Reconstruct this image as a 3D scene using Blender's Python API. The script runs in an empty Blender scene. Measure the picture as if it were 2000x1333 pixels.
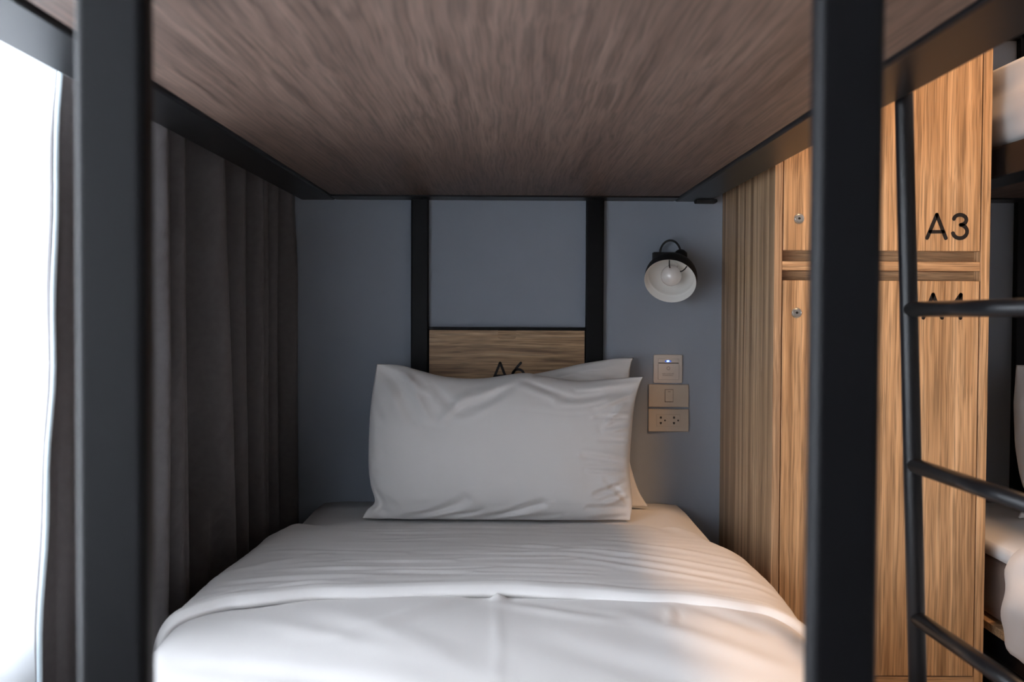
import bpy, bmesh, math, random
from mathutils import Vector, Matrix, noise
random.seed(7)
S = bpy.context.scene
C = S.collection

# ------------------------------------------------------------------ camera
cam_d = bpy.data.cameras.new('camera'); cam = bpy.data.objects.new('camera', cam_d); C.objects.link(cam)
cam_d.sensor_width = 36.0; cam_d.lens = 36.0 * 1900 / 2000
cam_d.clip_start = 0.02; cam_d.clip_end = 100
cam.location = (0, 0, 1.0)
_p = math.atan(45 / 1900); _r = math.radians(0.30)
_f = Vector((0, math.cos(_p), -math.sin(_p))); _u = Vector((0, math.sin(_p), math.cos(_p))); _x = Vector((1, 0, 0))
_R = _x * math.cos(_r) + _u * math.sin(_r); _U = -_x * math.sin(_r) + _u * math.cos(_r)
cam.rotation_euler = Matrix((( _R.x, _U.x, -_f.x), (_R.y, _U.y, -_f.y), (_R.z, _U.z, -_f.z))).to_euler()
cam_d.shift_x = 0.003118; cam_d.shift_y = -0.00925
cam_d.dof.use_dof = True; cam_d.dof.focus_distance = 2.5; cam_d.dof.aperture_fstop = 4.2
S.camera = cam

# ------------------------------------------------------------------ light and exposure
S.view_settings.view_transform = 'Standard'; S.view_settings.look = 'None'
S.view_settings.gamma = 1.0; S.view_settings.use_curve_mapping = False
S.view_settings.exposure = 0.31
W = bpy.data.worlds.new('sky'); S.world = W; W.use_nodes = True
bg = W.node_tree.nodes['Background']; bg.inputs[0].default_value = (0.80, 0.90, 1.0, 1); bg.inputs[1].default_value = 4.0

def area(name, loc, direction, sx, sy, power, color, shape='RECTANGLE'):
    d = bpy.data.lights.new(name, 'AREA'); d.shape = shape; d.size = sx; d.size_y = sy
    d.energy = power; d.color = color
    o = bpy.data.objects.new(name, d); C.objects.link(o); o.location = loc
    o.rotation_euler = Vector(direction).to_track_quat('-Z', 'Y').to_euler()
    return o
DAY_POWER = 116.0
WARM_POWER = 190.0
# daylight that enters through the big window on the left
area('window_daylight', (-1.05, 0.18, 1.18), (1, 0.0, -0.03), 2.8, 1.50, DAY_POWER, (0.86, 0.92, 1.0))

# ------------------------------------------------------------------ helpers
def link(o, parent=None):
    C.objects.link(o)
    if parent is not None: o.parent = parent
    return o
def empty(name, label, cat, loc=(0, 0, 0), group=None):
    o = bpy.data.objects.new(name, None); o.empty_display_size = 0.05; C.objects.link(o); o.location = loc
    o['label'] = label; o['category'] = cat
    if group: o['group'] = group
    return o
def tag(o, label, cat, group=None):
    o['label'] = label; o['category'] = cat
    if group: o['group'] = group
    return o
def obj(name, bm, mat, parent=None, smooth=False, label=None):
    """bm is in world coordinates; the parent only translates"""
    me = bpy.data.meshes.new(name)
    if parent is not None: bmesh.ops.translate(bm, vec=-Vector(parent_loc(parent)), verts=bm.verts)
    bm.normal_update(); bm.to_mesh(me); bm.free()
    me.materials.append(mat)
    if smooth:
        for p in me.polygons: p.use_smooth = True
    o = bpy.data.objects.new(name, me); link(o, parent)
    if label: o['label'] = label
    return o
def parent_loc(p):
    v = Vector((0, 0, 0))
    while p is not None: v += p.location; p = p.parent
    return v
def struct(name, bm, mat, parent=None, smooth=False):
    o = obj(name, bm, mat, parent, smooth)
    if parent is None: o['kind'] = 'structure'
    return o
def box(bm, x0, x1, y0, y1, z0, z1, bev=0.0, seg=2):
    m = Matrix.Translation(((x0 + x1) / 2, (y0 + y1) / 2, (z0 + z1) / 2)) @ Matrix.Diagonal((abs(x1 - x0), abs(y1 - y0), abs(z1 - z0), 1))
    r = bmesh.ops.create_cube(bm, size=1.0, matrix=m)
    if bev > 0:
        vs = set(r['verts']); es = [e for e in bm.edges if e.verts[0] in vs and e.verts[1] in vs]
        bmesh.ops.bevel(bm, geom=es, offset=bev, segments=seg, profile=0.5, affect='EDGES', clamp_overlap=True)
    return bm
def bx(*a, **k): return box(bmesh.new(), *a, **k)
def tube(bm, pts, r, n=16, caps=True, closed=False):
    pts = [Vector(p) for p in pts]; rings = []; up = None
    for i, p in enumerate(pts):
        if closed: t = (pts[(i + 1) % len(pts)] - pts[i - 1])
        else: t = (pts[min(i + 1, len(pts) - 1)] - pts[max(i - 1, 0)])
        t.normalize()
        if up is None:
            up = Vector((0, 0, 1)) if abs(t.z) < 0.9 else Vector((1, 0, 0))
        a = t.cross(up).normalized(); b = a.cross(t).normalized(); up = b
        rr = r[i] if isinstance(r, (list, tuple)) else r
        rings.append([bm.verts.new(p + a * math.cos(2 * math.pi * k / n) * rr + b * math.sin(2 * math.pi * k / n) * rr) for k in range(n)])
    m = len(rings)
    for i in range(m if closed else m - 1):
        A, B = rings[i], rings[(i + 1) % m]
        for k in range(n): bm.faces.new((A[k], A[(k + 1) % n], B[(k + 1) % n], B[k]))
    if caps and not closed:
        bm.faces.new(rings[0]); bm.faces.new(list(reversed(rings[-1])))
    bmesh.ops.recalc_face_normals(bm, faces=bm.faces[:])
    return bm
def lathe(prof, n=64, M=Matrix()):
    """prof: (r, h) with h along +Z of the matrix"""
    bm = bmesh.new(); rings = []
    for r, h in prof:
        if r < 1e-6: rings.append([bm.verts.new(M @ Vector((0, 0, h)))])
        else: rings.append([bm.verts.new(M @ Vector((r * math.cos(2 * math.pi * k / n), r * math.sin(2 * math.pi * k / n), h))) for k in range(n)])
    for A, B in zip(rings, rings[1:]):
        for k in range(n):
            q = (k + 1) % n
            if len(A) == 1 and len(B) == 1: continue
            if len(A) == 1: bm.faces.new((A[0], B[q], B[k]))
            elif len(B) == 1: bm.faces.new((A[k], A[q], B[0]))
            else: bm.faces.new((A[k], A[q], B[q], B[k]))
    bmesh.ops.recalc_face_normals(bm, faces=bm.faces[:])
    return bm
def prism(outline, y0, y1):
    """outline in (x, z); extruded from y0 to y1"""
    bm = bmesh.new()
    A = [bm.verts.new((x, y0, z)) for x, z in outline]; B = [bm.verts.new((x, y1, z)) for x, z in outline]
    bm.faces.new(A); bm.faces.new(list(reversed(B))); n = len(A)
    for i in range(n): bm.faces.new((A[i], B[i], B[(i + 1) % n], A[(i + 1) % n]))
    bmesh.ops.recalc_face_normals(bm, faces=bm.faces[:])
    return bm
def rrect(x0, x1, z0, z1, r, n=6):
    o = []
    for cx, cz, a in ((x1 - r, z1 - r, 0), (x0 + r, z1 - r, 90), (x0 + r, z0 + r, 180), (x1 - r, z0 + r, 270)):
        for i in range(n + 1):
            t = math.radians(a + 90 * i / n); o.append((cx + r * math.cos(t), cz + r * math.sin(t)))
    return o
def stroke(bm, pts, w, y0, y1):
    """flat rounded stroke in the x-z plane, printed on a face that looks towards -y"""
    n = 10; h = w / 2
    P = [Vector((p[0], p[1])) for p in pts]
    L = []; Rr = []
    for i, p in enumerate(P):
        t = (P[min(i + 1, len(P) - 1)] - P[max(i - 1, 0)]).normalized(); q = Vector((-t.y, t.x))
        if 0 < i < len(P) - 1:
            t1 = (P[i] - P[i - 1]).normalized(); q1 = Vector((-t1.y, t1.x)); q = q / max(0.5, q.dot(q1))
        L.append(p + q * h); Rr.append(p - q * h)
    t0 = (P[1] - P[0]).normalized(); a0 = math.atan2(t0.y, t0.x)
    t1 = (P[-1] - P[-2]).normalized(); a1 = math.atan2(t1.y, t1.x)
    c1 = [P[-1] + Vector((math.cos(a1 + math.pi / 2 - math.pi * k / n), math.sin(a1 + math.pi / 2 - math.pi * k / n))) * h for k in range(1, n)]
    c0 = [P[0] + Vector((math.cos(a0 - math.pi / 2 - math.pi * k / n), math.sin(a0 - math.pi / 2 - math.pi * k / n))) * h for k in range(1, n)]
    loop = L + c1 + list(reversed(Rr)) + c0
    A = [bm.verts.new((p.x, y0, p.y)) for p in loop]; B = [bm.verts.new((p.x, y1, p.y)) for p in loop]
    m = len(A); bm.faces.new(A); bm.faces.new(list(reversed(B)))
    for i in range(m): bm.faces.new((A[i], B[i], B[(i + 1) % m], A[(i + 1) % m]))
def arc(cx, cz, rx, rz, a0, a1, n=22):
    return [(cx + rx * math.cos(math.radians(a0 + (a1 - a0) * i / n)), cz + rz * math.sin(math.radians(a0 + (a1 - a0) * i / n))) for i in range(n + 1)]
def glyphs(text, x, z, h, w, y0, y1):
    """rounded-stroke lettering, cap height h, stroke width w; x, z = left baseline of the outline"""
    bm = bmesh.new(); s = w / 2; H = h - w
    for ch in text:
        X = x + s; Z = z + s
        if ch == 'A':
            b = 0.80 * H
            stroke(bm, [(X, Z), (X + b / 2, Z + H), ], w, y0, y1); stroke(bm, [(X + b, Z), (X + b / 2, Z + H)], w, y0, y1)
            stroke(bm, [(X + b * .14, Z + H * .27), (X + b * .86, Z + H * .27)], w * .92, y0, y1); x += b + w + 0.13 * h
        elif ch == '3':
            r2 = H * .285; r1 = H - 2 * r2; r1 = r1 / 2; r2 = H * .285
            cx = X + r2 * 1.02
            top = arc(cx + .001, Z + H - r1 * .98, r1 * 1.15, r1 * .98, 165, -75); bot = arc(cx, Z + r2, r2 * 1.08, r2, 85, -165)
            r1v = (H - 2 * r2) / 2
            top = arc(cx, Z + H - r1v, r1v * 1.25, r1v, 170, -80); stroke(bm, top, w, y0, y1); stroke(bm, bot, w, y0, y1); x += 2 * r2 + w + .13 * h
        elif ch == '4':
            b = 0.62 * H
            stroke(bm, [(X + b * .78, Z), (X + b * .78, Z + H)], w, y0, y1); stroke(bm, [(X + b * .78, Z + H), (X, Z + H * .30), (X + b * 1.08, Z + H * .30)], w, y0, y1); x += b + w + .13 * h
        elif ch == '6':
            r = H * .32; stroke(bm, arc(X + r, Z + r, r * 1.02, r, 0, 350), w, y0, y1)
            stroke(bm, [(X + r * 1.45, Z + H), (X + r * .75, Z + H * .74), (X + r * .10, Z + r * 1.35), (X, Z + r)], w, y0, y1); x += 2 * r + w + .13 * h
    bmesh.ops.recalc_face_normals(bm, faces=bm.faces[:])
    return bm
def text_bm(body, size, cx, z, y):
    cu = bpy.data.curves.new('t', 'FONT'); cu.body = body; cu.size = size; cu.align_x = 'CENTER'; cu.extrude = 0.0001
    o = bpy.data.objects.new('t', cu); C.objects.link(o); dg = bpy.context.evaluated_depsgraph_get()
    me = bpy.data.meshes.new_from_object(o.evaluated_get(dg)); bm = bmesh.new(); bm.from_mesh(me)
    bpy.data.objects.remove(o); bpy.data.meshes.remove(me); bpy.data.curves.remove(cu)
    bmesh.ops.transform(bm, matrix=Matrix.Translation((cx, y, z)) @ Matrix.Rotation(math.pi / 2, 4, 'X'), verts=bm.verts)
    return bm

# ------------------------------------------------------------------ materials
def mat(name, color, rough=0.6, metal=0.0, spec=0.5, sheen=0.0, noise_amt=0.0, noise_scale=30, bump=0.0, bump_scale=400, coat=0.0):
    m = bpy.data.materials.new(name); m.use_nodes = True; nt = m.node_tree; b = nt.nodes['Principled BSDF']
    b.inputs['Base Color'].default_value = (*color, 1); b.inputs['Roughness'].default_value = rough
    b.inputs['Metallic'].default_value = metal; b.inputs['Specular IOR Level'].default_value = spec
    b.inputs['Sheen Weight'].default_value = sheen; b.inputs['Coat Weight'].default_value = coat
    tc = nt.nodes.new('ShaderNodeTexCoord')
    if noise_amt > 0:
        n = nt.nodes.new('ShaderNodeTexNoise'); n.inputs['Scale'].default_value = noise_scale; n.inputs['Detail'].default_value = 4
        nt.links.new(tc.outputs['Object'], n.inputs['Vector'])
        r = nt.nodes.new('ShaderNodeValToRGB')
        r.color_ramp.elements[0].position = .3; r.color_ramp.elements[1].position = .7
        r.color_ramp.elements[0].color = (*[c * (1 - noise_amt) for c in color], 1); r.color_ramp.elements[1].color = (*[min(1, c * (1 + noise_amt)) for c in color], 1)
        nt.links.new(n.outputs['Fac'], r.inputs['Fac']); nt.links.new(r.outputs['Color'], b.inputs['Base Color'])
    if bump > 0:
        n = nt.nodes.new('ShaderNodeTexNoise'); n.inputs['Scale'].default_value = bump_scale; n.inputs['Detail'].default_value = 3
        nt.links.new(tc.outputs['Object'], n.inputs['Vector'])
        bp = nt.nodes.new('ShaderNodeBump'); bp.inputs['Strength'].default_value = bump; bp.inputs['Distance'].default_value = 0.002
        nt.links.new(n.outputs['Fac'], bp.inputs['Height']); nt.links.new(bp.outputs['Normal'], b.inputs['Normal'])
    return m
def wood(name, axis, light, mid, dark, across=26, along=1.1, seed=0.0, streak=0.55, rough=0.5, fine=1.25, contrast=(0.32, 0.50, 0.68), warp_amt=.014):
    """laminate with grain running along axis 0/1/2"""
    m = bpy.data.materials.new(name); m.use_nodes = True; nt = m.node_tree; N = nt.nodes; Lk = nt.links; b = N['Principled BSDF']
    b.inputs['Roughness'].default_value = rough
    tc = N.new('ShaderNodeTexCoord')
    def mapping(sc_a, sc_l, off):
        mp = N.new('ShaderNodeMapping'); s = [sc_a] * 3; s[axis] = sc_l
        mp.inputs['Scale'].default_value = s; mp.inputs['Location'].default_value = (seed + off, seed * .7 + off, seed * 1.3 - off)
        return mp
    warp = N.new('ShaderNodeTexNoise'); warp.inputs['Scale'].default_value = 1.0; warp.inputs['Detail'].default_value = 2
    mw = mapping(7, 3.2, 3); Lk.new(tc.outputs['Object'], mw.inputs['Vector']); Lk.new(mw.outputs['Vector'], warp.inputs['Vector'])
    sub = N.new('ShaderNodeVectorMath'); sub.operation = 'SUBTRACT'; sub.inputs[1].default_value = (.5, .5, .5); Lk.new(warp.outputs['Color'], sub.inputs[0])
    scl = N.new('ShaderNodeVectorMath'); scl.operation = 'SCALE'; scl.inputs['Scale'].default_value = warp_amt; Lk.new(sub.outputs[0], scl.inputs[0])
    add = N.new('ShaderNodeVectorMath'); add.operation = 'ADD'; Lk.new(tc.outputs['Object'], add.inputs[0]); Lk.new(scl.outputs[0], add.inputs[1])
    def nz(sa, sl, off, det):
        mp = mapping(sa, sl, off); Lk.new(add.outputs[0], mp.inputs['Vector'])
        n = N.new('ShaderNodeTexNoise'); n.inputs['Scale'].default_value = 1; n.inputs['Detail'].default_value = det; n.inputs['Roughness'].default_value = .6
        Lk.new(mp.outputs['Vector'], n.inputs['Vector']); return n
    big = nz(across, along, 0, 4); med = nz(across * 4, along * 2.2, 11, 3); fin = nz(across * 13, along * 8, 29, 2)
    r = N.new('ShaderNodeValToRGB'); r.color_ramp.elements[0].position = contrast[0]; r.color_ramp.elements[0].color = (*dark, 1)
    r.color_ramp.elements[1].position = contrast[2]; r.color_ramp.elements[1].color = (*light, 1)
    e = r.color_ramp.elements.new(contrast[1]); e.color = (*mid, 1)
    mx = N.new('ShaderNodeMix'); mx.data_type = 'FLOAT'; mx.inputs[0].default_value = streak; Lk.new(big.outputs['Fac'], mx.inputs[2]); Lk.new(med.outputs['Fac'], mx.inputs[3])
    Lk.new(mx.outputs[0], r.inputs['Fac'])
    # fine pores darken, pale flecks brighten
    rp = N.new('ShaderNodeValToRGB'); rp.color_ramp.elements[0].position = .36; rp.color_ramp.elements[0].color = (1 - .30 * fine,) * 3 + (1,)
    rp.color_ramp.elements[1].position = .50; rp.color_ramp.elements[1].color = (1, 1, 1, 1)
    e = rp.color_ramp.elements.new(.70); e.color = (1 + .22 * fine,) * 3 + (1,)
    Lk.new(fin.outputs['Fac'], rp.inputs['Fac'])
    mul = N.new('ShaderNodeMix'); mul.data_type = 'RGBA'; mul.blend_type = 'MULTIPLY'; mul.inputs[0].default_value = 1
    Lk.new(r.outputs['Color'], mul.inputs[6]); Lk.new(rp.outputs['Color'], mul.inputs[7]); Lk.new(mul.outputs[2], b.inputs['Base Color'])
    bp = N.new('ShaderNodeBump'); bp.inputs['Strength'].default_value = .12; bp.inputs['Distance'].default_value = .001
    Lk.new(fin.outputs['Fac'], bp.inputs['Height']); Lk.new(bp.outputs['Normal'], b.inputs['Normal'])
    return m

M_wall = mat('blue_grey_paint', (0.30, 0.335, 0.39), .75, noise_amt=.03, noise_scale=5, bump=.15, bump_scale=250, spec=.3)
M_wallside = mat('pale_grey_paint', (0.60, 0.585, 0.57), .85, noise_amt=.03, noise_scale=4)
M_ceil = mat('white_ceiling_paint', (0.70, 0.69, 0.68), .9, noise_amt=.02, noise_scale=4)
M_floor = mat('grey_floor', (0.16, 0.15, 0.14), .5, noise_amt=.15, noise_scale=8)
M_black = mat('black_powder_coat', (0.004, 0.004, 0.005), .42, spec=.14, bump=.08, bump_scale=900)
M_blackrail = mat('black_satin_rail', (0.006, 0.006, 0.007), .32, spec=.22, bump=.04, bump_scale=900)
M_matte = mat('matte_black', (0.006, 0.006, 0.007), .6)
M_letter = mat('black_lettering', (0.006, 0.004, 0.004), .6)
M_door = wood('oak_laminate_vertical', 2, (0.74, 0.50, 0.29), (0.50, 0.30, 0.15), (0.27, 0.145, 0.065), across=20, along=.55, seed=3.1)
M_doorb = wood('oak_laminate_vertical_b', 2, (0.74, 0.50, 0.29), (0.50, 0.30, 0.15), (0.27, 0.145, 0.065), across=18, along=.6, seed=9.7)
M_band = wood('oak_laminate_horizontal', 0, (0.70, 0.47, 0.27), (0.48, 0.29, 0.15), (0.28, 0.15, 0.07), across=30, along=1.5, seed=5.5)
M_side = wood('oak_laminate_striped', 2, (0.66, 0.46, 0.29), (0.42, 0.27, 0.155), (0.24, 0.14, 0.075), across=34, along=.35, seed=1.3, streak=.25, contrast=(.38, .50, .62))
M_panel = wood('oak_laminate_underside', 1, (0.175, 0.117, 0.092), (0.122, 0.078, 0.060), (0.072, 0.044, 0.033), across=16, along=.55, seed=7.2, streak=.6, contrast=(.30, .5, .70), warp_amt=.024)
M_flap = wood('oak_laminate_flap', 0, (0.62, 0.42, 0.25), (0.40, 0.245, 0.125), (0.20, 0.11, 0.055), across=26, along=1.3, seed=2.2, contrast=(.36, .5, .64))
M_cotton = mat('white_cotton', (0.76, 0.735, 0.72), .85, spec=.2, sheen=.15, bump=.10, bump_scale=1400)
M_sheet = mat('white_cotton_sheet', (0.78, 0.76, 0.75), .85, spec=.2, sheen=.1, bump=.10, bump_scale=1400)
M_curtain = mat('charcoal_curtain', (0.100, 0.089, 0.091), .60, spec=.5, sheen=.0, noise_amt=.10, noise_scale=60, bump=.10, bump_scale=700)
M_lining = mat('pale_blue_lining', (0.62, 0.72, 0.78), .8, sheen=.1)
M_plate = mat('champagne_plastic', (0.50, 0.43, 0.355), .42, spec=.5, metal=.15)
M_plate2 = mat('beige_plastic', (0.56, 0.50, 0.45), .38, spec=.5)
M_dark = mat('dark_slot', (0.01, 0.009, 0.008), .7)
M_text = mat('brown_print', (0.10, 0.07, 0.06), .7)
M_chrome = mat('brushed_nickel', (0.62, 0.58, 0.53), .28, metal=1.0)
M_white_enamel = mat('white_enamel', (0.80, 0.78, 0.74), .45, spec=.5)
M_mattress = mat('brown_mattress_ticking', (0.22, 0.15, 0.12), .9, sheen=.1, bump=.2, bump_scale=500)
M_alu = mat('window_frame_white', (0.72, 0.73, 0.75), .4)
# sheer voile
M_sheer = bpy.data.materials.new('sheer_voile'); M_sheer.use_nodes = True
nt = M_sheer.node_tree; nt.nodes.clear(); out = nt.nodes.new('ShaderNodeOutputMaterial')
tr = nt.nodes.new('ShaderNodeBsdfTransparent'); tl = nt.nodes.new('ShaderNodeBsdfTranslucent'); df = nt.nodes.new('ShaderNodeBsdfDiffuse')
tl.inputs[0].default_value = (.93, .94, .96, 1); df.inputs[0].default_value = (.9, .9, .92, 1); tr.inputs[0].default_value = (1, 1, 1, 1)
m1 = nt.nodes.new('ShaderNodeMixShader'); m1.inputs[0].default_value = .35; nt.links.new(tl.outputs[0], m1.inputs[1]); nt.links.new(df.outputs[0], m1.inputs[2])
m2 = nt.nodes.new('ShaderNodeMixShader'); m2.inputs[0].default_value = .62; nt.links.new(tr.outputs[0], m2.inputs[1]); nt.links.new(m1.outputs[0], m2.inputs[2])
nt.links.new(m2.outputs[0], out.inputs[0])
# window glass
M_glass = bpy.data.materials.new('window_glass'); M_glass.use_nodes = True
nt = M_glass.node_tree; nt.nodes.clear(); out = nt.nodes.new('ShaderNodeOutputMaterial')
tr = nt.nodes.new('ShaderNodeBsdfTransparent'); gl = nt.nodes.new('ShaderNodeBsdfGlossy'); gl.inputs['Roughness'].default_value = .02
fr = nt.nodes.new('ShaderNodeFresnel'); fr.inputs[0].default_value = 1.3; mxs = nt.nodes.new('ShaderNodeMixShader')
nt.links.new(fr.outputs[0], mxs.inputs[0]); nt.links.new(tr.outputs[0], mxs.inputs[1]); nt.links.new(gl.outputs[0], mxs.inputs[2]); nt.links.new(mxs.outputs[0], out.inputs[0])
def emis(name, col, st):
    m = bpy.data.materials.new(name); m.use_nodes = True; b = m.node_tree.nodes['Principled BSDF']
    b.inputs['Base Color'].default_value = (*col, 1); b.inputs['Emission Color'].default_value = (*col, 1); b.inputs['Emission Strength'].default_value = st
    return m
M_led = emis('blue_led', (0.35, 0.55, 1.0), 2.2)
M_ledrim = emis('blue_led_halo', (0.08, 0.16, 0.6), 1.2)
M_downlight = emis('downlight_diffuser', (1.0, 0.75, 0.5), 6.0)

# ------------------------------------------------------------------ room
YB = 2.922; XL = -0.86; XR = 3.15; YF = -2.3; ZC = 2.75
struct('floor', bx(XL - .15, XR + .15, YF - .15, YB + .15, -.08, 0), M_floor)
struct('ceiling', bx(XL - .15, XR + .15, YF - .15, YB + .15, ZC, ZC + .08), M_ceil)
struct('wall_back', bx(XL - .15, XR + .15, YB, YB + .12, 0, ZC), M_wall)
struct('wall_front', bx(XL - .15, XR + .15, YF - .12, YF, 0, ZC), M_wallside)
struct('wall_right', bx(XR, XR + .12, YF, YB, 0, ZC), M_wallside)
WY0, WY1, WZ0, WZ1 = -1.25, 2.3, 0.40, 1.95
bm = bmesh.new()
box(bm, XL - .15, XL, YF, WY0, 0, ZC); box(bm, XL - .15, XL, WY1, YB, 0, ZC); box(bm, XL - .15, XL, WY0, WY1, 0, WZ0); box(bm, XL - .15, XL, WY0, WY1, WZ1, ZC)
struct('wall_left', bm, M_wallside)
bm = bmesh.new(); fx0, fx1 = XL - .11, XL - .06
for (a, b_, c, d) in ((WY0, WY1, WZ0, WZ0 + .05), (WY0, WY1, WZ1 - .05, WZ1), (WY0, WY0 + .05, WZ0, WZ1), (WY1 - .05, WY1, WZ0, WZ1), (-.06, -.02, WZ0, WZ1), (1.18, 1.22, WZ0, WZ1)):
    box(bm, fx0, fx1, a, b_, c, d, .004)
win = struct('window_1', bm, M_alu)
for a, b_ in ((WY0 + .05, -.06), (-.02, 1.18), (1.22, WY1 - .05)):
    obj('pane', bx(XL - .088, XL - .084, a, b_, WZ0 + .05, WZ1 - .05), M_glass, win)
obj('window_sill', bx(XL - .06, XL + .008, WY0, WY1, WZ0 - .02, WZ0 + .004, .003), M_alu, win)

# recessed ceiling downlight over the aisle
dl = empty('ceiling_downlight', 'small round warm ceiling downlight over the aisle by the oak locker', 'light', (1.03, 1.12, ZC))
obj('trim_ring', lathe([(.055, -.002), (.07, -.002), (.07, -.008), (.055, -.008), (.055, -.002)], 32, Matrix.Translation((1.03, 1.12, ZC))), M_alu, dl, True)
obj('diffuser', lathe([(0, -.003), (.055, -.003), (.055, -.001), (0, -.001)], 32, Matrix.Translation((1.03, 1.12, ZC))), M_downlight, dl, True)
d = bpy.data.lights.new('lamp_light', 'SPOT'); d.spot_size = math.radians(122); d.spot_blend = .45; d.shadow_soft_size = .12; d.energy = WARM_POWER; d.color = (1.0, 0.60, 0.32)
lo = bpy.data.objects.new('lamp_light', d); link(lo, dl); lo.location = (0, 0, -.012)

# ------------------------------------------------------------------ cloth helpers
def seg_dist(p, a, b):
    ab = (b[0] - a[0], b[1] - a[1]); L2 = ab[0] ** 2 + ab[1] ** 2
    t = ((p[0] - a[0]) * ab[0] + (p[1] - a[1]) * ab[1]) / L2; tc = min(1, max(0, t))
    dx = p[0] - a[0] - ab[0] * tc; dy = p[1] - a[1] - ab[1] * tc
    return math.hypot(dx, dy), tc, ab[0] * dy - ab[1] * dx
def crease(p, c):
    """c = (a, b, width, amplitude): negative = valley; fades at both ends; asymmetric like a pulled fold"""
    a, b, w, amp = c
    if min(a[0], b[0]) - 3 * w > p[0] or max(a[0], b[0]) + 3 * w < p[0] or min(a[1], b[1]) - 3 * w > p[1] or max(a[1], b[1]) + 3 * w < p[1]: return 0.0
    d, t, s = seg_dist(p, a, b)
    f = math.exp(-(d / w) ** 2) * (1 - 0.55 * abs(2 * t - 1))
    g = math.exp(-((d - 1.5 * w) / w) ** 2) * (1 - 0.55 * abs(2 * t - 1)) * (.55 if s > 0 else .2)
    return amp * (f - g)
def interp(pts, t):
    """resample a polyline by its own parameter list (evenly by arc length), Catmull-Rom smoothed"""
    L = [0]
    for a, b in zip(pts, pts[1:]): L.append(L[-1] + math.dist(a, b))
    s = t * L[-1]
    for i in range(len(pts) - 1):
        if s <= L[i + 1] or i == len(pts) - 2: break
    u = (s - L[i]) / (L[i + 1] - L[i]); u = min(1, max(0, u))
    p0 = pts[max(i - 1, 0)]; p1 = pts[i]; p2 = pts[i + 1]; p3 = pts[min(i + 2, len(pts) - 1)]
    return [0.5 * (2 * b + (c - a) * u + (2 * a - 5 * b + 4 * c - d_) * u * u + (3 * b - a - 3 * c + d_) * u ** 3) for a, b, c, d_ in zip(p0, p1, p2, p3)]
def pillow_mesh(top, left, right, bottom, y_bot, y_top, T, creases, seed, nu=150, nv=110, slack=0.004):
    """outline curves in (x, z); front face looks towards -y"""
    bm = bmesh.new(); z0 = .43; z1 = .85
    Tt = [interp(top, i / nu) for i in range(nu + 1)]; B = [interp(bottom, i / nu) for i in range(nu + 1)]
    Lf = [interp(left, j / nv) for j in range(nv + 1)]; Rt = [interp(right, j / nv) for j in range(nv + 1)]
    F = []; K = []
    for j in range(nv + 1):
        v = j / nv; fr = []; kr = []
        for i in range(nu + 1):
            u = i / nu
            P = [(1 - v) * Tt[i][k] + v * B[i][k] + (1 - u) * Lf[j][k] + u * Rt[j][k]
                 - ((1 - u) * (1 - v) * Tt[0][k] + u * (1 - v) * Tt[nu][k] + (1 - u) * v * B[0][k] + u * v * B[nu][k]) for k in (0, 1)]
            ym = y_bot + (y_top - y_bot) * (P[1] - z0) / (z1 - z0)
            eu = 1 - abs(2 * u - 1); ev = 1 - abs(2 * v - 1)
            e = min(eu * 1.15, ev)
            prof = (1 - (1 - min(1, eu * 1.02)) ** 2.6) ** .62 * (1 - (1 - min(1, ev * 1.02)) ** 2.3) ** .60
            # corners stay flat like an empty pillowcase ear
            cd = min(math.hypot(u, v * .62), math.hypot(1 - u, v * .62), math.hypot(u, (1 - v) * .62), math.hypot(1 - u, (1 - v) * .62))
            prof *= min(1, .12 + cd / .17) if cd < .15 else 1
            t = T * prof
            edge = min(1, min(eu, ev) * 7)
            w = sum(crease((u * 1.7, v), c) for c in creases) * edge
            w += noise.noise(Vector((P[0] * 7 + seed, P[1] * 7, seed))) * .006 * edge + noise.noise(Vector((P[0] * 26 + seed, P[1] * 19, seed))) * .0013 * edge
            rim = (1 - edge)
            wav = noise.noise(Vector((P[0] * 16 + seed, P[1] * 16, 3.3))) * .005 * rim
            yf = ym - t - w + wav; yb = ym + t * .85 + wav
            if i in (0, nu) or j in (0, nv):
                q = bm.verts.new((P[0], ym + wav, P[1])); fr.append(q); kr.append(q)
            else:
                fr.append(bm.verts.new((P[0], yf - .0012, P[1]))); kr.append(bm.verts.new((P[0], yb + .0012, P[1])))
        F.append(fr); K.append(kr)
    for j in range(nv):
        for i in range(nu):
            bm.faces.new((F[j][i], F[j + 1][i], F[j + 1][i + 1], F[j][i + 1]))
            bm.faces.new((K[j][i], K[j][i + 1], K[j + 1][i + 1], K[j + 1][i]))
    return bm

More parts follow.
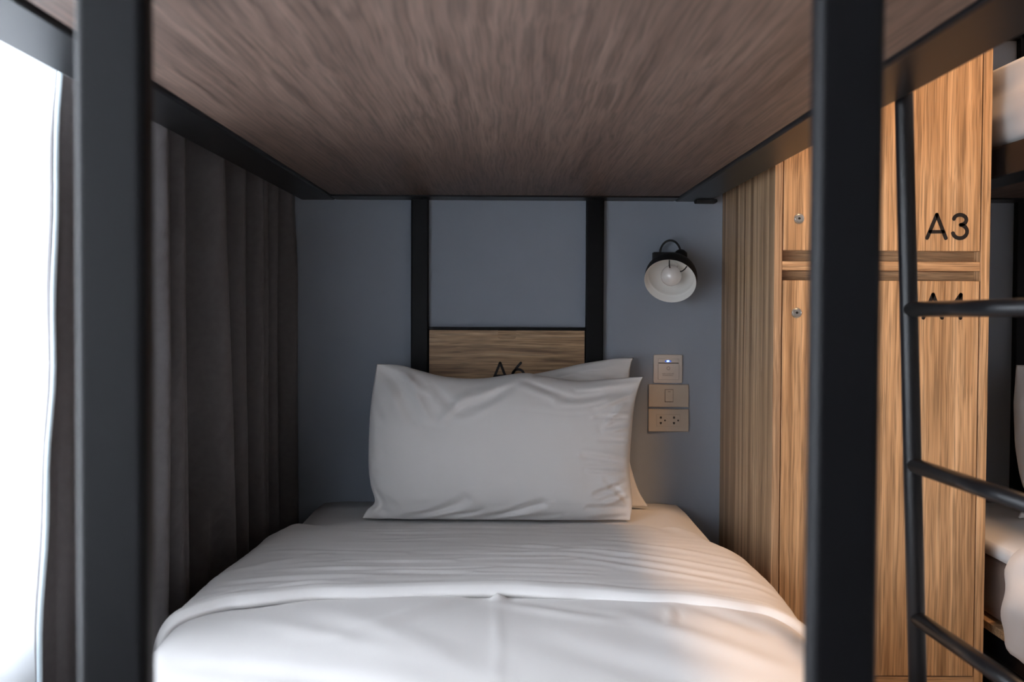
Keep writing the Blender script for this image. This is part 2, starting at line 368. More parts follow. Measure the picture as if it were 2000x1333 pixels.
# ------------------------------------------------------------------ bunk beds
RL0, RL1, RR0, RR1 = -.625, -.520, .494, .597
ZP = 1.322
YN = 0.708
def make_bunk(dx, label, with_letters):
    t = empty('bunk_bed', label, 'bunk bed', (dx, 0, 0), 'black steel bunk beds')
    def part(name, bm, m, parent=None, smooth=False, lab=None):
        bmesh.ops.translate(bm, vec=(dx, 0, 0), verts=bm.verts)
        return obj(name, bm, m, parent or t, smooth, lab)
    yb = YB - .001
    # upper deck
    part('side_rail', bx(RL0, RL1, YN, yb, ZP, ZP + .075, .006), M_blackrail)
    part('side_rail', bx(RR0, RR1, YN, yb, ZP, ZP + .075, .006), M_blackrail)
    part('end_rail', bx(RL1, RR0, YB - .10, yb, ZP + .001, ZP + .074, .004), M_blackrail)
    part('end_rail', bx(RL1, RR0, YN, YN + .10, ZP + .001, ZP + .074, .004), M_blackrail)
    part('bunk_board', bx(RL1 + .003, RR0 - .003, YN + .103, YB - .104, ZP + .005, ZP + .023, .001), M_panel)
    part('cable_clip', bx(.545, .608, YB - .075, YB - .035, ZP - .010, ZP + .002, .005, seg=3), M_matte)
    # end frames
    for x0, x1 in ((-.292, -.240), (.229, .282)):
        part('back_post', bx(x0, x1, YB - .027, yb, 0, 1.86, .004), M_black)
    for x0, x1 in ((-.3065, -.256), (.2155, .264)):
        part('front_post', bx(x0, x1, YN - .001 - .022, YN - .001, 0, 1.86, .0065, seg=4), M_black)
    part('crossbar', bx(-.45, .44, YB - .027, yb, 1.805, 1.83, .003), M_black)
    part('crossbar', bx(-.240, .229, YB - .026, yb, .936, .944, .001), M_black)
    part('crossbar', bx(-.256, .2155, YN - .022, YN - .002, 1.81, 1.835, .003), M_black)
    # headboard locker flap with a finger notch
    x0, x1, z0, z1 = -.2365, .2255, .56, .9345
    nx0, nx1, nz = -.032, .022, .909
    r = .008
    notch = [(nx0, z1)] + [(nx0 + r - r * math.cos(a * math.pi / 12), nz + r - r * math.sin(a * math.pi / 12)) for a in range(7)] + \
            [(nx1 - r + r * math.sin(a * math.pi / 12), nz + r - r * math.cos(a * math.pi / 12)) for a in range(7)] + [(nx1, z1)]
    out = [(x0, z1)] + notch + [(x1, z1), (x1, z0), (x0, z0)]
    fl = part('headboard_flap', prism(out, YB - .028, YB - .010), M_flap)
    part('flap_backing', bx(x0 - .002, x1 + .002, YB - .010, yb, z0, .936), M_black)
    part('finger_notch', bx(nx0 - .003, nx1 + .003, YB - .0205, YB - .0105, nz - .003, z1 - .0005), M_flap, None)
    if with_letters:
        part('lettering', glyphs('A6', -.0505, .781, .061, .0075, YB - .0288, YB - .0278), M_letter, fl)
    # lower deck
    for a, b_ in ((RL0 + .03, RL0 + .08), (RR1 - .08, RR1 - .03)):
        part('lower_rail', bx(a, b_, YN + .01, yb, .140, .203, .004), M_black)
    for a, b_ in ((YN + .01, YN + .06), (YB - .06, yb)):
        part('lower_end_rail', bx(RL0 + .082, RR1 - .082, a, b_, .141, .202, .004), M_black)
    for x in (RL0 + .055, RR1 - .055):
        for y in (YN + .05, 1.8, YB - .05):
            part('bed_foot', bx(x - .02, x + .02, y - .02, y + .02, 0, .139, .003), M_black)
    part('lower_board', bx(RL0 + .02, RR1 - .02, YN + .01, yb, .204, .226, .002), M_band)
    return t
make_bunk(0, 'black steel bunk bed in the centre with oak board and A6 flap', True)
make_bunk(1.801, 'black steel bunk bed at the right beyond the oak locker', False)

# ------------------------------------------------------------------ mattresses
def soft_box(x0, x1, y0, y1, z0, z1, r, seed, amp=.003, n=(60, 90)):
    bm = bmesh.new(); box(bm, x0, x1, y0, y1, z0, z1)
    bmesh.ops.subdivide_edges(bm, edges=bm.edges[:], cuts=14, use_grid_fill=True)
    c = Vector(((x0 + x1) / 2, (y0 + y1) / 2, (z0 + z1) / 2)); h = Vector(((x1 - x0) / 2, (y1 - y0) / 2, (z1 - z0) / 2))
    for v in bm.verts:
        p = v.co - c; q = Vector((max(-h.x + r, min(h.x - r, p.x)), max(-h.y + r, min(h.y - r, p.y)), max(-h.z + r * .9, min(h.z - r * .9, p.z))))
        d = p - q
        if d.length > 1e-6: p = q + d.normalized() * min(r, d.length)
        v.co = c + p + Vector((0, 0, 1)) * noise.noise((c + p) * 5 + Vector((seed, 0, 0))) * amp * (1 if v.co.z > c.z else 0)
    return bm
def mattress(dx, z0, label, topper=True, x0=-.56, x1=.515, zt=.422):
    t = empty('mattress', label, 'mattress', (dx, 1.8, z0))
    obj('mattress_body', soft_box(dx + x0 + .01, dx + x1 - .01, YN + .04, YB - .010, z0, zt - .046, .03, 1, .0), M_mattress, t, True, 'brown mattress body')
    obj('fitted_sheet', soft_box(dx + x0, dx + x1, YN + .03, YB - .004, zt - .048, zt, .024, 2 + dx, .003), M_sheet, t, True, 'white fitted sheet')
    return t
mattress(0, .227, 'mattress in white sheet under the duvet in the centre bunk')
mattress(1.801, .227, 'lower mattress of the bunk at right beyond the locker', x0=-.60, zt=.430)
# upper mattresses: centre one unseen, added to block daylight; thick one at right
t = empty('mattress', 'unseen upper mattress added above the wood board of the centre bunk to block daylight', 'mattress', (0, 1.8, 1.40))
obj('mattress_body', bx(RL0 + .04, RR1 - .11, YN + .03, YB - .035, 1.3975, 1.4075), M_mattress, t)
obj('fitted_sheet', soft_box(RL0 + .02, RR1 - .09, YN + .03, YB - .035, 1.408, 1.607, .03, 8, .004), M_sheet, t, True)
t = empty('mattress', 'thick white upper mattress on top of the bunk at right', 'mattress', (1.801, 1.8, 1.40))
def upper_matt():
    bm = soft_box(1.202, 2.37, YN + .03, YB - .035, 1.408, 1.607, .03, 5, .004)
    for v in bm.verts:
        if v.co.x < 1.25:
            v.co.x += .006 * math.sin(v.co.z * 46 + v.co.y * 5) * .6 + noise.noise(Vector((v.co.y * 6, v.co.z * 30, 2))) * .008
    return bm
obj('mattress_body', bx(1.215, 2.36, YN + .11, YB - .11, 1.3975, 1.4075), M_mattress, t)
obj('fitted_sheet', upper_matt(), M_sheet, t, True)

# ------------------------------------------------------------------ duvets
def duvet_profile(kl, kr, h, drape_l=.24, drape_r=.24):
    """cross-section (x, z), from the left hem over the top to the right hem"""
    return [(-.605 * kl, drape_l), (-.617 * kl, .31), (-.622 * kl, .36), (-.608 * kl, .408), (-.575 * kl, .434), (-.51 * kl, h - .003), (-.40, h + .002), (-.2, h + .004), (0, h + .003),
            (.18, h + .004), (.33, h + .002), (.425 * kr, h - .004), (.490 * kr, .432), (.532 * kr, .405), (.552 * kr, .355), (.550 * kr, .30), (.542 * kr, drape_r)]
def sheet_surface(y0, y1, ny, nx, dx, prof_f, disp, thick):
    """open cloth surface closed into a thin solid"""
    bm = bmesh.new(); top = []
    for j in range(ny + 1):
        y = y0 + (y1 - y0) * j / ny; pr = prof_f(y); row = []
        for i in range(nx + 1):
            p = interp(pr, i / nx); row.append(Vector((p[0], y, p[1])))
        top.append(row)
    nrm = [[None] * (nx + 1) for _ in range(ny + 1)]
    for j in range(ny + 1):
        for i in range(nx + 1):
            a = top[j][min(i + 1, nx)] - top[j][max(i - 1, 0)]
            nrm[j][i] = Vector((-a.z, 0, a.x)).normalized()
    V = [[None] * (nx + 1) for _ in range(ny + 1)]; U = [[None] * (nx + 1) for _ in range(ny + 1)]
    for j in range(ny + 1):
        for i in range(nx + 1):
            p = top[j][i]; s = i / nx
            yy, dn = disp(p.x, p.y, s)
            q = Vector((p.x, yy, p.z)) + nrm[j][i] * dn
            V[j][i] = bm.verts.new(q + Vector((dx, 0, 0))); U[j][i] = bm.verts.new(q - nrm[j][i] * thick + Vector((dx, 0, 0)))
    for j in range(ny):
        for i in range(nx):
            bm.faces.new((V[j][i], V[j][i + 1], V[j + 1][i + 1], V[j + 1][i])); bm.faces.new((U[j][i], U[j + 1][i], U[j + 1][i + 1], U[j][i + 1]))
    for j in range(ny):
        bm.faces.new((V[j][0], V[j + 1][0], U[j + 1][0], U[j][0])); bm.faces.new((V[j][nx], U[j][nx], U[j + 1][nx], V[j + 1][nx]))
    for i in range(nx):
        bm.faces.new((V[0][i], U[0][i], U[0][i + 1], V[0][i + 1])); bm.faces.new((V[ny][i], V[ny][i + 1], U[ny][i + 1], U[ny][i]))
    bmesh.ops.recalc_face_normals(bm, faces=bm.faces[:])
    return bm
def lerp_tab(tab, y):
    if y <= tab[0][0]: return tab[0][1]
    for (a, va), (b, vb) in zip(tab, tab[1:]):
        if y <= b: u = (y - a) / (b - a); u = u * u * (3 - 2 * u); return va + (vb - va) * u
    return tab[-1][1]
KL = [(.7, .975), (1.55, .985), (1.8, 1.01), (2.1, 1.012), (2.35, .975), (2.50, .93)]
KR = [(.7, 1.0), (1.6, 1.0), (1.8, 1.005), (2.1, 1.03), (2.25, 1.02), (2.4, .93), (2.50, .86)]
HH = [(.7, .447), (1.8, .447), (2.3, .446), (2.50, .434)]
rnd = random.Random(3)
low_cr = [((rnd.uniform(-.5, .4), y := rnd.uniform(.8, 1.75)), None) for _ in range(0)]
lower_creases = [((-.10, 1.83), (-.28, 1.62), .022, .0035), ((-.02, 1.82), (.18, 1.70), .02, .004), ((-.45, 1.72), (-.20, 1.55), .03, .003), ((.20, 1.74), (.42, 1.50), .03, .004),
                 ((.30, 1.78), (.285, 1.68), .007, .004), ((-.30, 1.75), (-.05, 1.45), .04, .003), ((.05, 1.60), (.35, 1.35), .04, -.003), ((-.5, 1.5), (-.1, 1.35), .03, -.003), ((.34, 1.80), (.44, 1.66), .02, -.003)]
def disp_lower(x, y, s):
    d = noise.noise(Vector((x * 3.1, y * 2.7, 1.5))) * .007 + noise.noise(Vector((x * 9, y * 7, 8.5))) * .0018
    d += sum(crease((x, y), c) for c in lower_creases)
    if y < 1.86: d += .0022 * math.exp(-((x + .017) / .0035) ** 2)           # centre seam
    d += .012 * math.exp(-((x + .017) / .012) ** 2 - ((y - 1.845) / .012) ** 2) * (1 + .5 * noise.noise(Vector((x * 200, y * 200, 0))))
    return y, d
def hem_y(x):
    return lerp_tab([(-.62, 1.735), (-.5, 1.785), (-.34, 1.828), (-.10, 1.848), (0, 1.852), (.12, 1.838), (.30, 1.805), (.45, 1.772), (.56, 1.73)], x)
top_creases = []
for k in range(26):
    x = rnd.uniform(-.52, -.02); y = rnd.uniform(1.95, 2.46); L = rnd.uniform(.15, .38)
    top_creases.append(((x, y), (x + L, y + rnd.uniform(-.035, .02)), rnd.uniform(.007, .016), rnd.uniform(.0012, .0032) * rnd.choice((1, -1))))
top_creases += [((.05, 2.20), (.50, 2.02), .014, .004), ((.10, 2.12), (.52, 1.93), .012, -.004), ((.15, 2.06), (.50, 1.90), .012, .0035), ((.20, 2.25), (.52, 2.10), .016, .003),
                ((-.35, 2.06), (-.12, 2.05), .010, .003), ((-.55, 1.90), (-.30, 1.93), .014, -.004), ((-.50, 1.84), (-.36, 1.90), .010, .004), ((-.6, 2.0), (-.4, 2.12), .02, .003)]
def disp_fold(x, y, s):
    v = (y - 1.78) / (2.50 - 1.78)                                         # 0 at hem, 1 at the turned top edge
    hy = hem_y(x); yy = hy + (2.505 - hy) * v
    d = .004 + noise.noise(Vector((x * 3.5, yy * 4, 4.4))) * .005 + noise.noise(Vector((x * 5, yy * 40, 6.4))) * .0012
    d += sum(crease((x, yy), c) for c in top_creases)
    e = yy - hy
    d += .0055 * math.exp(-((e - .028) / .022) ** 2)                        # the padded hem stands proud
    d -= .0045 * math.exp(-((e - (.052 + .012 * math.sin(x * 9))) / .008) ** 2) * (.6 + .4 * math.sin(x * 13 + 1))   # stitched line above the hem
    if e < .010: d -= .009 * (1 - e / .010)                                  # roll down to the cloth underneath
    if yy > 2.46: d -= .018 * ((yy - 2.46) / .045) ** 2
    return yy, d
dv = empty('duvet', 'white cotton duvet with its top folded back on centre bed', 'duvet', (0, 1.6, .43))
pf = lambda y: duvet_profile(lerp_tab(KL, y), lerp_tab(KR, y), lerp_tab(HH, y))
obj('duvet_cover', sheet_surface(.72, 2.46, 300, 150, 0, pf, disp_lower, .006), M_cotton, dv, True)
pf2 = lambda y: [(x + (.007 if x > .3 else (-.007 if x < -.3 else 0)), z + .008) for x, z in duvet_profile(lerp_tab(KL, hem_y(0) + (2.505 - hem_y(0)) * (y - 1.78) / .72), lerp_tab(KR, hem_y(0) + (2.505 - hem_y(0)) * (y - 1.78) / .72), lerp_tab(HH, y + .0), .30, .30)]
obj('folded_top', sheet_surface(1.78, 2.50, 150, 170, 0, pf2, disp_fold, .010), M_cotton, dv, True, 'turned back duvet top with padded hem')

def nb_profile(y):
    e = min(1, max(0, (2.31 - y) / .10)); e = math.sqrt(1 - (1 - e) ** 2)
    b = .04 * e
    b *= .55
    return [(-.57 - .03 * e, .175 + .03 * (1 - e)), (-.615 - b, .20), (-.632 - b, .25), (-.630 - b, .32), (-.622 - b * .8, .39), (-.600, .435 + .02 * e), (-.54, .452 + .012 * e), (-.40, .46 + .01 * e), (0, .462 + .01 * e), (.35, .46), (.5, .45), (.552, .41), (.56, .34), (.55, .24)]
def nb_disp(x, y, s):
    return y, (1 - abs(noise.noise(Vector((x * 7, y * 9 + s * 9, 3 + s * 14)))) * 3.0) * .010 - .006 + noise.noise(Vector((x * 20, y * 16, s * 30))) * .004
o = sheet_surface(.74, 2.31, 160, 150, 1.816, nb_profile, nb_disp, .012)
tag(obj('duvet', o, M_cotton, None, True), 'white duvet hanging over the edge of the lower right bed', 'duvet')

# ------------------------------------------------------------------ pillows
front_cr = [((.03, .05), (.20, .17), .030, -.012), ((.17, .13), (.30, .30), .035, -.010), ((.22, .06), (.40, .28), .03, .009), ((-.01, .17), (.09, .34), .028, -.008),
            ((.10, .02), (.34, .13), .024, .010), ((.40, .09), (.56, .22), .03, -.006), ((.57, .15), (.86, .06), .032, .011), ((.48, .28), (.60, .14), .03, .009), ((.62, .22), (.82, .13), .03, -.007),
            ((.95, .06), (1.25, .12), .022, -.008), ((1.20, .14), (1.62, .10), .022, -.008), ((1.30, .06), (1.66, .05), .018, .008), ((1.45, .20), (1.68, .12), .02, .006),
            ((.30, .985), (.62, .80), .032, -.014), ((.44, .99), (.70, .90), .024, -.009), ((.72, .985), (1.10, .84), .028, -.013), ((.85, .99), (1.22, .93), .022, -.007),
            ((.04, .72), (.10, .93), .022, -.010), ((.10, .90), (.20, .98), .022, -.008), ((0, .60), (.10, .55), .025, .006), ((.05, .40), (.08, .62), .03, .005),
            ((1.67, .30), (1.45, .27), .018, -.009), ((1.67, .36), (1.50, .37), .016, .008), ((1.66, .45), (1.48, .42), .018, -.007), ((1.66, .60), (1.38, .52), .020, -.010), ((1.66, .66), (1.42, .62), .016, .008),
            ((1.67, .72), (1.45, .78), .020, -.009), ((1.67, .80), (1.50, .86), .02, .008), ((1.64, .90), (1.40, .88), .020, -.007), ((1.66, .96), (1.42, .97), .018, -.006), ((1.60, .20), (1.50, .34), .02, .007),
            ((1.52, .70), (1.64, .86), .02, -.008),
            ((.80, .04), (.78, .30), .006, -.0025), ((.78, .30), (.775, .98), .005, -.0015)]
top = [(-.366, .844), (-.302, .841), (-.245, .826), (-.174, .810), (-.075, .806), (.038, .821), (.094, .814), (.193, .801), (.292, .808), (.374, .813)]
left = [(-.366, .844), (-.380, .722), (-.381, .587), (-.374, .521), (-.361, .475), (-.382, .452), (-.394, .430)]
right = [(.374, .813), (.362, .788), (.351, .753), (.346, .726), (.338, .658), (.331, .564), (.337, .485), (.331, .430)]
bottom = [(-.394, .430), (-.193, .430), (.011, .430), (.200, .430), (.331, .430)]
pm = pillow_mesh(top, left, right, bottom, 2.615, 2.70, .098, front_cr, 2.0)
tag(obj('pillow', pm, M_cotton, None, True), 'front plump white pillow leaning in front of another on centre bed', 'pillow', 'white pillows')
back_cr = [((.9, .10), (1.6, .04), .03, .008), ((1.0, .2), (1.6, .12), .03, -.009), ((1.2, .04), (1.62, .15), .02, -.006), ((.2, .1), (.8, .2), .04, .006), ((1.3, .9), (1.6, .8), .03, -.006)]
topb = [(-.33, .78), (-.2, .79), (-.05, .795), (.085, .812), (.219, .841), (.309, .855), (.364, .858)]
leftb = [(-.33, .78), (-.335, .6), (-.33, .5), (-.34, .427)]
rightb = [(.364, .858), (.357, .840), (.352, .800), (.352, .68), (.350, .58), (.362, .52), (.380, .47), (.405, .430)]
botb = [(-.34, .427), (0, .427), (.2, .427), (.405, .430)]
pm = pillow_mesh(topb, leftb, rightb, botb, 2.795, 2.835, .060, back_cr, 6.0, 110, 80)
tag(obj('pillow', pm, M_cotton, None, True), 'rear white pillow peeking above and right of the front pillow', 'pillow', 'white pillows')
sh = lambda L: [(x + 1.78, z + .006) for x, z in L]
pm = pillow_mesh(sh(top), sh(left), sh(right), sh(bottom), 2.63, 2.71, .09, front_cr, 11.0, 90, 70)
tag(obj('pillow', pm, M_cotton, None, True), 'pillow corner on the lower bed at the far right', 'pillow', 'white pillows')

# ------------------------------------------------------------------ oak locker
LX0, LX1, LY = .638, 1.157, 2.345
lk = empty('locker', 'tall two door oak locker marked A3 and A4 beside the bed', 'locker', (.90, 2.6, 0))
yb = YB - .001
obj('side_panel', bx(LX0, LX0 + .019, LY, yb, 0, 2.13, .0008, seg=1), M_side, lk)
obj('side_panel', bx(LX1 - .022, LX1, LY, yb, 0, 2.13, .0008, seg=1), M_door, lk)
obj('top_panel', bx(LX0 + .0195, LX1 - .0225, LY + .001, yb, 2.11, 2.13), M_band, lk)
obj('back_panel', bx(LX0 + .0195, LX1 - .0225, yb - .012, yb, .05, 2.109), M_band, lk)
obj('shelf', bx(LX0 + .0195, LX1 - .0225, LY + .001, yb - .013, 1.0955, 1.1175, .001, seg=1), M_band, lk)
for z0, z1 in ((1.1180, 1.150), (1.065, 1.0950)):
    obj('recess_board', bx(LX0 + .0195, LX1 - .0225, LY + .034, LY + .050, z0, z1), M_band, lk)
obj('plinth', bx(LX0 + .0195, LX1 - .0225, LY + .001, yb - .013, 0, .1095, .001, seg=1), M_band, lk)
def door(z0, z1, m, letters, lx, lz, zlock, xl):
    d = obj('door', bx(LX0 + .0215, LX1 - .0250, LY - .001, LY + .019, z0, z1, .0010, seg=1), m, lk)
    obj('lettering', glyphs(letters, lx, lz, .0650, .0088, LY - .0020, LY - .0008), M_letter, d)
    Mx = Matrix.Translation((xl, LY - .001, zlock)) @ Matrix.Rotation(math.pi / 2, 4, 'X')
    l = obj('lock', lathe([(0, .0035), (.0085, .0035), (.0088, .0028), (.0090, .0012), (.0105, .0022), (.0118, .0022), (.0124, .0008), (.0126, -.001)], 40, Mx), M_chrome, d, False, 'round nickel cam lock')
    obj('keyhole', bx(xl - .0032, xl + .0032, LY - .0050, LY - .0040, zlock - .0010, zlock + .0010), M_dark, l)
    obj('keyway', lathe([(0, .0038), (.0028, .0038), (.003, .0034)], 20, Mx), M_dark, l)
    return d
door(1.1435, 2.108, M_door, 'A3', 1.0000, 1.1705, 1.220, .696)
door(.1115, 1.0715, M_doorb, 'A4', .9940, .9785, .9935, .693)

# ------------------------------------------------------------------ ladder on the right rail
ld = empty('ladder', 'black tubular steel ladder hanging on the right side rail', 'ladder', (.63, 1.35, 0))
def stile(y, off, yo=0):
    f = lambda z: (.612 + (1.322 - z) * .0385 + off, y + yo * (1.322 - z), z)
    zs = [0, .2, .5, .8, 1.1, 1.30, 1.40]
    p = [f(z) for z in zs]
    p += [(f(1.43)[0] - .004, y, 1.430), (f(1.43)[0] - .016, y, 1.444), (.56, y, 1.446), (.52, y, 1.438)]
    # the hook rests on the rail top
    p[-2] = (.560, y, 1.4135 + .008); p[-1] = (.525, y, 1.4130); p[-4] = (f(1.43)[0] - .004, y, 1.418); p[-3] = (f(1.43)[0] - .018, y, 1.424)
    rr = [.0138] * 7 + [.013, .0125, .012, .0115]
    bm = bmesh.new(); tube(bm, p, rr, 20)
    return bm, f
far_bm, ff = stile(1.535, .0065); near_bm, fn = stile(1.150, .0175)
obj('stile', far_bm, M_blackrail, ld, True); obj('stile', near_bm, M_blackrail, ld, True)
for z in (1.002, .756, .512, .268):
    bm = bmesh.new(); tube(bm, [Vector(ff(z)) + Vector((0, -.008, 0)), Vector(fn(z + .003)) + Vector((0, .008, 0))], .0118, 20)
    obj('rung', bm, M_blackrail, ld, True)

# ------------------------------------------------------------------ wall lamp
lm = empty('wall_lamp', 'small black dome reading lamp with white inside on blue wall', 'lamp', (.48, YB, 1.12))
obj('backplate', bx(.4285, .5285, YB - .030, YB - .0005, 1.075, 1.170, .002), M_matte, lm)
nvec = Vector((-.24, -.775, -.585)).normalized()
rim = Vector((.459, 2.775, 1.080))
Mz = Matrix.Translation(rim) @ (-nvec).to_track_quat('Z', 'X').to_matrix().to_4x4()      # +Z runs from the mouth back to the crown
prof_out = [(.0735, 0)] + [(.0745 * math.cos(a), .020 + .066 * math.sin(a)) for a in [i * math.pi / 2 / 14 for i in range(13)]] + [(.014, .0855), (.0, .0858)]
shd = obj('shade', lathe(prof_out, 64, Mz), M_matte, lm, True, 'black dome shade')
prof_in = [(.0735, -.0004), (.0722, 0), (.0705, .022), (.0660, .0235), (.0650, .026)] + [(.0650 * math.cos(a), .026 + .055 * math.sin(a)) for a in [i * math.pi / 2 / 12 for i in range(1, 13)]]
obj('shade_lining', lathe(prof_in, 64, Mz), M_white_enamel, shd, True, 'white enamel inside')
obj('bulb', lathe([(.0, -.002)] + [(.030 * math.sin(a), .028 - .030 * math.cos(a)) for a in [i * math.pi / 14 for i in range(1, 11)]] + [(.015, .052), (.014, .078)], 32, Mz), mat('frosted_bulb', (.80, .77, .74), .18, spec=.6, coat=.4), lm, True, 'round frosted bulb')
kn = Vector((.5045, 2.868, 1.158))
bm = bmesh.new(); bmesh.ops.create_uvsphere(bm, u_segments=24, v_segments=14, radius=.0195, matrix=Matrix.Translation(kn)); obj('swivel_knob', bm, M_matte, lm, True)
bm = bmesh.new(); tube(bm, [Mz @ Vector((0, 0, .080)), kn], .012, 20); obj('shade_neck', bm, M_matte, lm, True)
a0 = Vector((.4500, YB - .022, 1.165)); a1 = kn + Vector((-.002, 0, .012)); pts = []
for i in range(25):
    t_ = i / 24; ang = math.pi * (1 - t_ * .93)
    cx = (a0.x + a1.x) / 2; rx = abs(a1.x - a0.x) / 2 + .001
    pts.append((cx + rx * math.cos(ang), a0.y + (a1.y - a0.y) * t_, 1.168 + .036 * math.sin(ang)))
bm = bmesh.new(); tube(bm, pts, .0032, 12); obj('cable_loop', bm, M_matte, lm, True)
bm = bmesh.new(); tube(bm, [(.50, YB - .03, 1.13), kn], .009, 16); obj('arm', bm, M_matte, lm, True)
ax_, ay_ = Mz.to_3x3() @ Vector((1, 0, 0)), Mz.to_3x3() @ Vector((0, 1, 0))
for dv_ in (Vector((.02, 0, 1)), Vector((.62, 0, .78))):
    bm = bmesh.new(); ca = math.atan2(dv_.dot(ay_), dv_.dot(ax_))
    base = Vector((math.cos(ca) * .052, math.sin(ca) * .052, .014)); 
    pp = [Mz @ Vector((math.cos(ca) * r_, math.sin(ca) * r_, h_)) for r_, h_ in ((.066, .012), (.058, .004), (.049, .004), (.040, .010))]
    tube(bm, pp, .0018, 8); obj('spring_clip', bm, M_matte, lm, True)

# ------------------------------------------------------------------ switches
cs = empty('card_switch', 'square beige key card switch with glowing blue light', 'switch', (.478, YB, .822))
x0, x1, z0, z1 = .4345, .5215, .7785, .8640
def front_plate(x0, x1, z0, z1, r, y0, y1, bev):
    bm = prism(rrect(x0, x1, z0, z1, r), y0, y1)
    es = [e for e in bm.edges if abs(e.verts[0].co.y - y0) < 1e-6 and abs(e.verts[1].co.y - y0) < 1e-6]
    bmesh.ops.bevel(bm, geom=es, offset=bev, segments=3, profile=.5, affect='EDGES'); return bm
obj('plate', front_plate(x0, x1, z0, z1, .004, YB - .008, YB - .0002, .002), M_plate2, cs)
obj('card_pocket', front_plate(x0 + .0135, x1 - .0105, z0 + .011, z1 - .026, .002, YB - .0115, YB - .008, .0012), M_plate2, cs)
obj('pocket_hood', front_plate(x0 + .0135, x1 - .0105, z1 - .0240, z1 - .012, .002, YB - .0105, YB - .008, .001), M_plate2, cs)
obj('card_slot', bx(x0 + .015, x1 - .012, YB - .0088, YB - .0081, z1 - .0268, z1 - .0235), M_dark, cs)
led = bmesh.new(); bmesh.ops.create_uvsphere(led, u_segments=24, v_segments=10, radius=1, matrix=Matrix.Translation((.4775, YB - .0105, z1 - .0195)) @ Matrix.Diagonal((.0105, .0012, .0034, 1)))
ring = obj('indicator_light', led, M_ledrim, cs, True, 'glowing blue indicator')
led = bmesh.new(); bmesh.ops.create_uvsphere(led, u_segments=16, v_segments=8, radius=1, matrix=Matrix.Translation((.4772, YB - .0116, z1 - .0192)) @ Matrix.Diagonal((.0042, .001, .0024, 1)))
obj('led', led, M_led, ring, True)
for s_ in (-1, 1):
    led = bmesh.new(); bmesh.ops.create_uvsphere(led, u_segments=12, v_segments=6, radius=1, matrix=Matrix.Translation((.4775 + s_ * .0072, YB - .0114, z1 - .0193)) @ Matrix.Diagonal((.0026, .0008, .0012, 1)))
    obj('lens_slot', led, M_dark, ring, True)
bm = bmesh.new(); tube(bm, [(.4785 + .0048 * math.cos(a), YB - .0116, .8235 + .0048 * math.sin(a)) for a in [i * math.pi / 12 for i in range(24)]], .00045, 6, closed=True); obj('round_symbol', bm, M_text, cs, True)
obj('printed_text', text_bm('INSERT CARD FOR', .0042, .4775, .8055, YB - .0117), M_text, cs)
obj('printed_text', text_bm('POWER SUPPLY', .0046, .4775, .8005, YB - .0117), M_text, cs)

sw = empty('light_switch', 'wide beige wall plate with one rocker, between card switch and socket', 'switch', (.48, YB, .74))
obj('plate', front_plate(.4205, .5410, .7065, .7745, .0015, YB - .0085, YB - .0002, .002), M_plate, sw)
obj('rocker_surround', bx(.4690, .4945, YB - .0089, YB - .0084, .7215, .7600), M_text, sw)
rk = obj('rocker', front_plate(.4700, .4935, .7230, .7590, .001, YB - .0120, YB - .0085, .001), M_plate, sw)
obj('rocker_mark', bx(.4775, .4860, YB - .01230, YB - .01195, .7525, .7535), M_dark, rk)
so = empty('power_socket', 'beige double power socket plate lowest below the lamp', 'socket', (.48, YB, .667))
obj('plate', front_plate(.4205, .5415, .6325, .7005, .0015, YB - .0085, YB - .0002, .002), M_plate, so)
ins = obj('socket_insert', front_plate(.4450, .5165, .6485, .6840, .001, YB - .0100, YB - .0085, .0006), M_plate, so)
bm = bmesh.new()
for cx in (.4575, .4970):
    pf_ = lambda pts_: [(cx + a, .6663 + b) for a, b in pts_]
    for shape in (pf_([(-.003, .0055), (.003, .0055), (.003, .0105), (.0015, .0122), (-.0015, .0122), (-.003, .0105)]),
                  pf_([(-.0036, -.0060), (-.0030, -.0085), (0, -.0125), (.0030, -.0085), (.0036, -.0060), (.0018, -.0045), (-.0018, -.0045)]),
                  [(cx + .0125 + .0027 * math.cos(a), .6665 + .0027 * math.sin(a)) for a in [i * math.pi / 7 for i in range(14)]]):
        b2 = prism(shape, YB - .0103, YB - .0099); me = bpy.data.meshes.new('x'); b2.to_mesh(me); b2.free()
        obj('pin_hole', (lambda q: (q.from_mesh(me), q)[1])(bmesh.new()), M_dark, ins)
bm.free()

# ------------------------------------------------------------------ curtains
def fold_sum(y, z, ridges, base, shear, ys=0):
    """ridges: (y_top, y_bottom, half width, height)"""
    h = 0.0; t = 1 - min(1, max(0, z / 1.35))
    for a, b, w, k in ridges:
        c = a + (b - a) * t; d = (c - y) / (w * .32) if y < c else (y - c) / (w * 1.75)
        if d < 1: h = max(h, k * (math.cos(d * math.pi / 2)) ** 1.05)
    e = min(1, max(0, (y - ys) / .035)); e = e * e * (3 - 2 * e)
    return base + .020 * (1 - e) + h * e
ridges = [(1.700, 1.660, .070, .014), (1.868, 1.862, .060, .118), (1.975, 1.968, .040, .112), (2.045, 2.045, .055, .092), (2.205, 2.345, .075, .124), (2.345, 2.230, .050, .070),
          (2.430, 2.455, .070, .112), (2.590, 2.600, .040, .118), (2.680, 2.685, .030, .108), (2.750, 2.752, .036, .118), (2.862, 2.858, .080, .152)]
ridges_y0 = 1.48
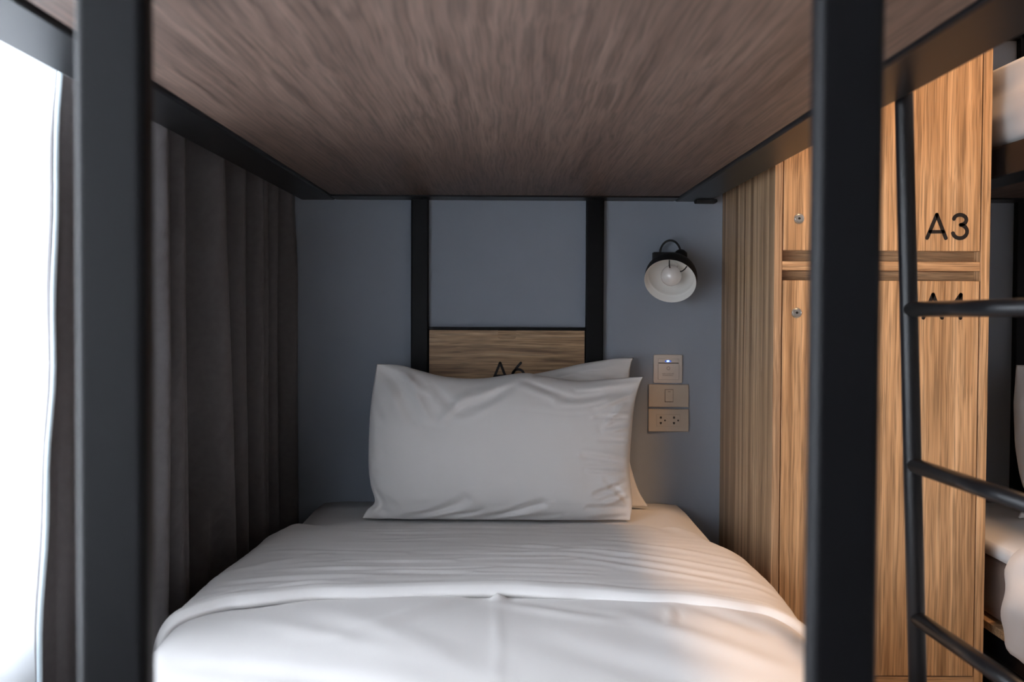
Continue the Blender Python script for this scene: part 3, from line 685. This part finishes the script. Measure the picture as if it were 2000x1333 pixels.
def curtain_mesh():
    bm = bmesh.new(); ny, nz = 560, 60; G = []
    for j in range(nz + 1):
        z = .012 + (2.56 - .012) * j / nz; row = []
        t = 1 - min(1, z / 1.35)
        y0 = 1.630 - .115 * t + .006 * math.sin(z * 9) + .004 * math.sin(z * 23); y1 = YB - .012
        for i in range(ny + 1):
            y = y0 + (y1 - y0) * i / ny
            x = fold_sum(y, z, ridges, -.773, 0, y0) + noise.noise(Vector((y * 9, z * 1.6, 1))) * .006
            cap = -.637 + (.018 * min(1, (1.28 - z) / .2) if z < 1.28 else 0)
            x = cap - math.log(1 + math.exp((cap - x) / .006)) * .006 if (cap - x) / .006 < 30 else x
            row.append(bm.verts.new((x, y, z)))
        G.append(row)
    for j in range(nz):
        for i in range(ny): bm.faces.new((G[j][i], G[j + 1][i], G[j + 1][i + 1], G[j][i + 1]))
    return bm
cu = empty('curtain', 'charcoal blackout curtain hanging in deep folds beside the bunk', 'curtain', (-.70, 2.2, 1.3))
o = obj('curtain_cloth', curtain_mesh(), M_curtain, cu, True)
sm = o.modifiers.new('thickness', 'SOLIDIFY'); sm.thickness = .0025; sm.offset = -1
bm = bmesh.new(); G = []
for j in range(61):
    z = .012 + 2.54 * j / 60; t = 1 - min(1, z / 1.35)
    y0 = 1.630 - .115 * t + .006 * math.sin(z * 9) + .004 * math.sin(z * 23)
    wv = .004 * math.sin(z * 13) + .003 * math.sin(z * 31)
    G.append([bm.verts.new((-.7465 + wv * .2, y0 + .002, z)), bm.verts.new((-.7475, y0 - .003, z)), bm.verts.new((-.7505 + wv * .2, y0 - .004, z)), bm.verts.new((-.7535, y0 + .003, z))])
for A, B in zip(G, G[1:]):
    for k in range(3): bm.faces.new((A[k], A[k + 1], B[k + 1], B[k]))
o = obj('lining_edge', bm, M_lining, cu, True, 'pale blue lining edge'); sm = o.modifiers.new('thickness', 'SOLIDIFY'); sm.thickness = .0015
tk = empty('curtain_track', 'white double curtain track above the window', 'curtain track', (-.76, 1.0, 2.6))
obj('rail', bx(-.735, -.715, -2.0, YB - .02, 2.565, 2.585, .003), M_alu, tk); obj('rail', bx(-.805, -.790, -2.0, YB - .02, 2.565, 2.585, .003), M_alu, tk)
obj('ceiling_mount', bx(-.81, -.71, -2.0, YB - .02, 2.586, ZC, .002), M_alu, tk)
bm = bmesh.new(); G = []; ny = 420
for j in range(31):
    z = .02 + 2.535 * j / 30; row = []
    for i in range(ny + 1):
        y = -1.95 + (2.30 + 1.95) * i / ny
        x = -.800 + .014 * math.sin(y * 21 + .6 * math.sin(y * 7)) * (.5 + .5 * math.sin(y * 5.3 + 1) ** 2) + .003 * math.sin(z * 5 + y * 3)
        row.append(bm.verts.new((x, y, z)))
    G.append(row)
for A, B in zip(G, G[1:]):
    for i in range(ny): bm.faces.new((A[i], B[i], B[i + 1], A[i + 1]))
tag(obj('sheer_curtain', bm, M_sheer, None, True), 'bright white sheer curtain covering the window at left', 'curtain')
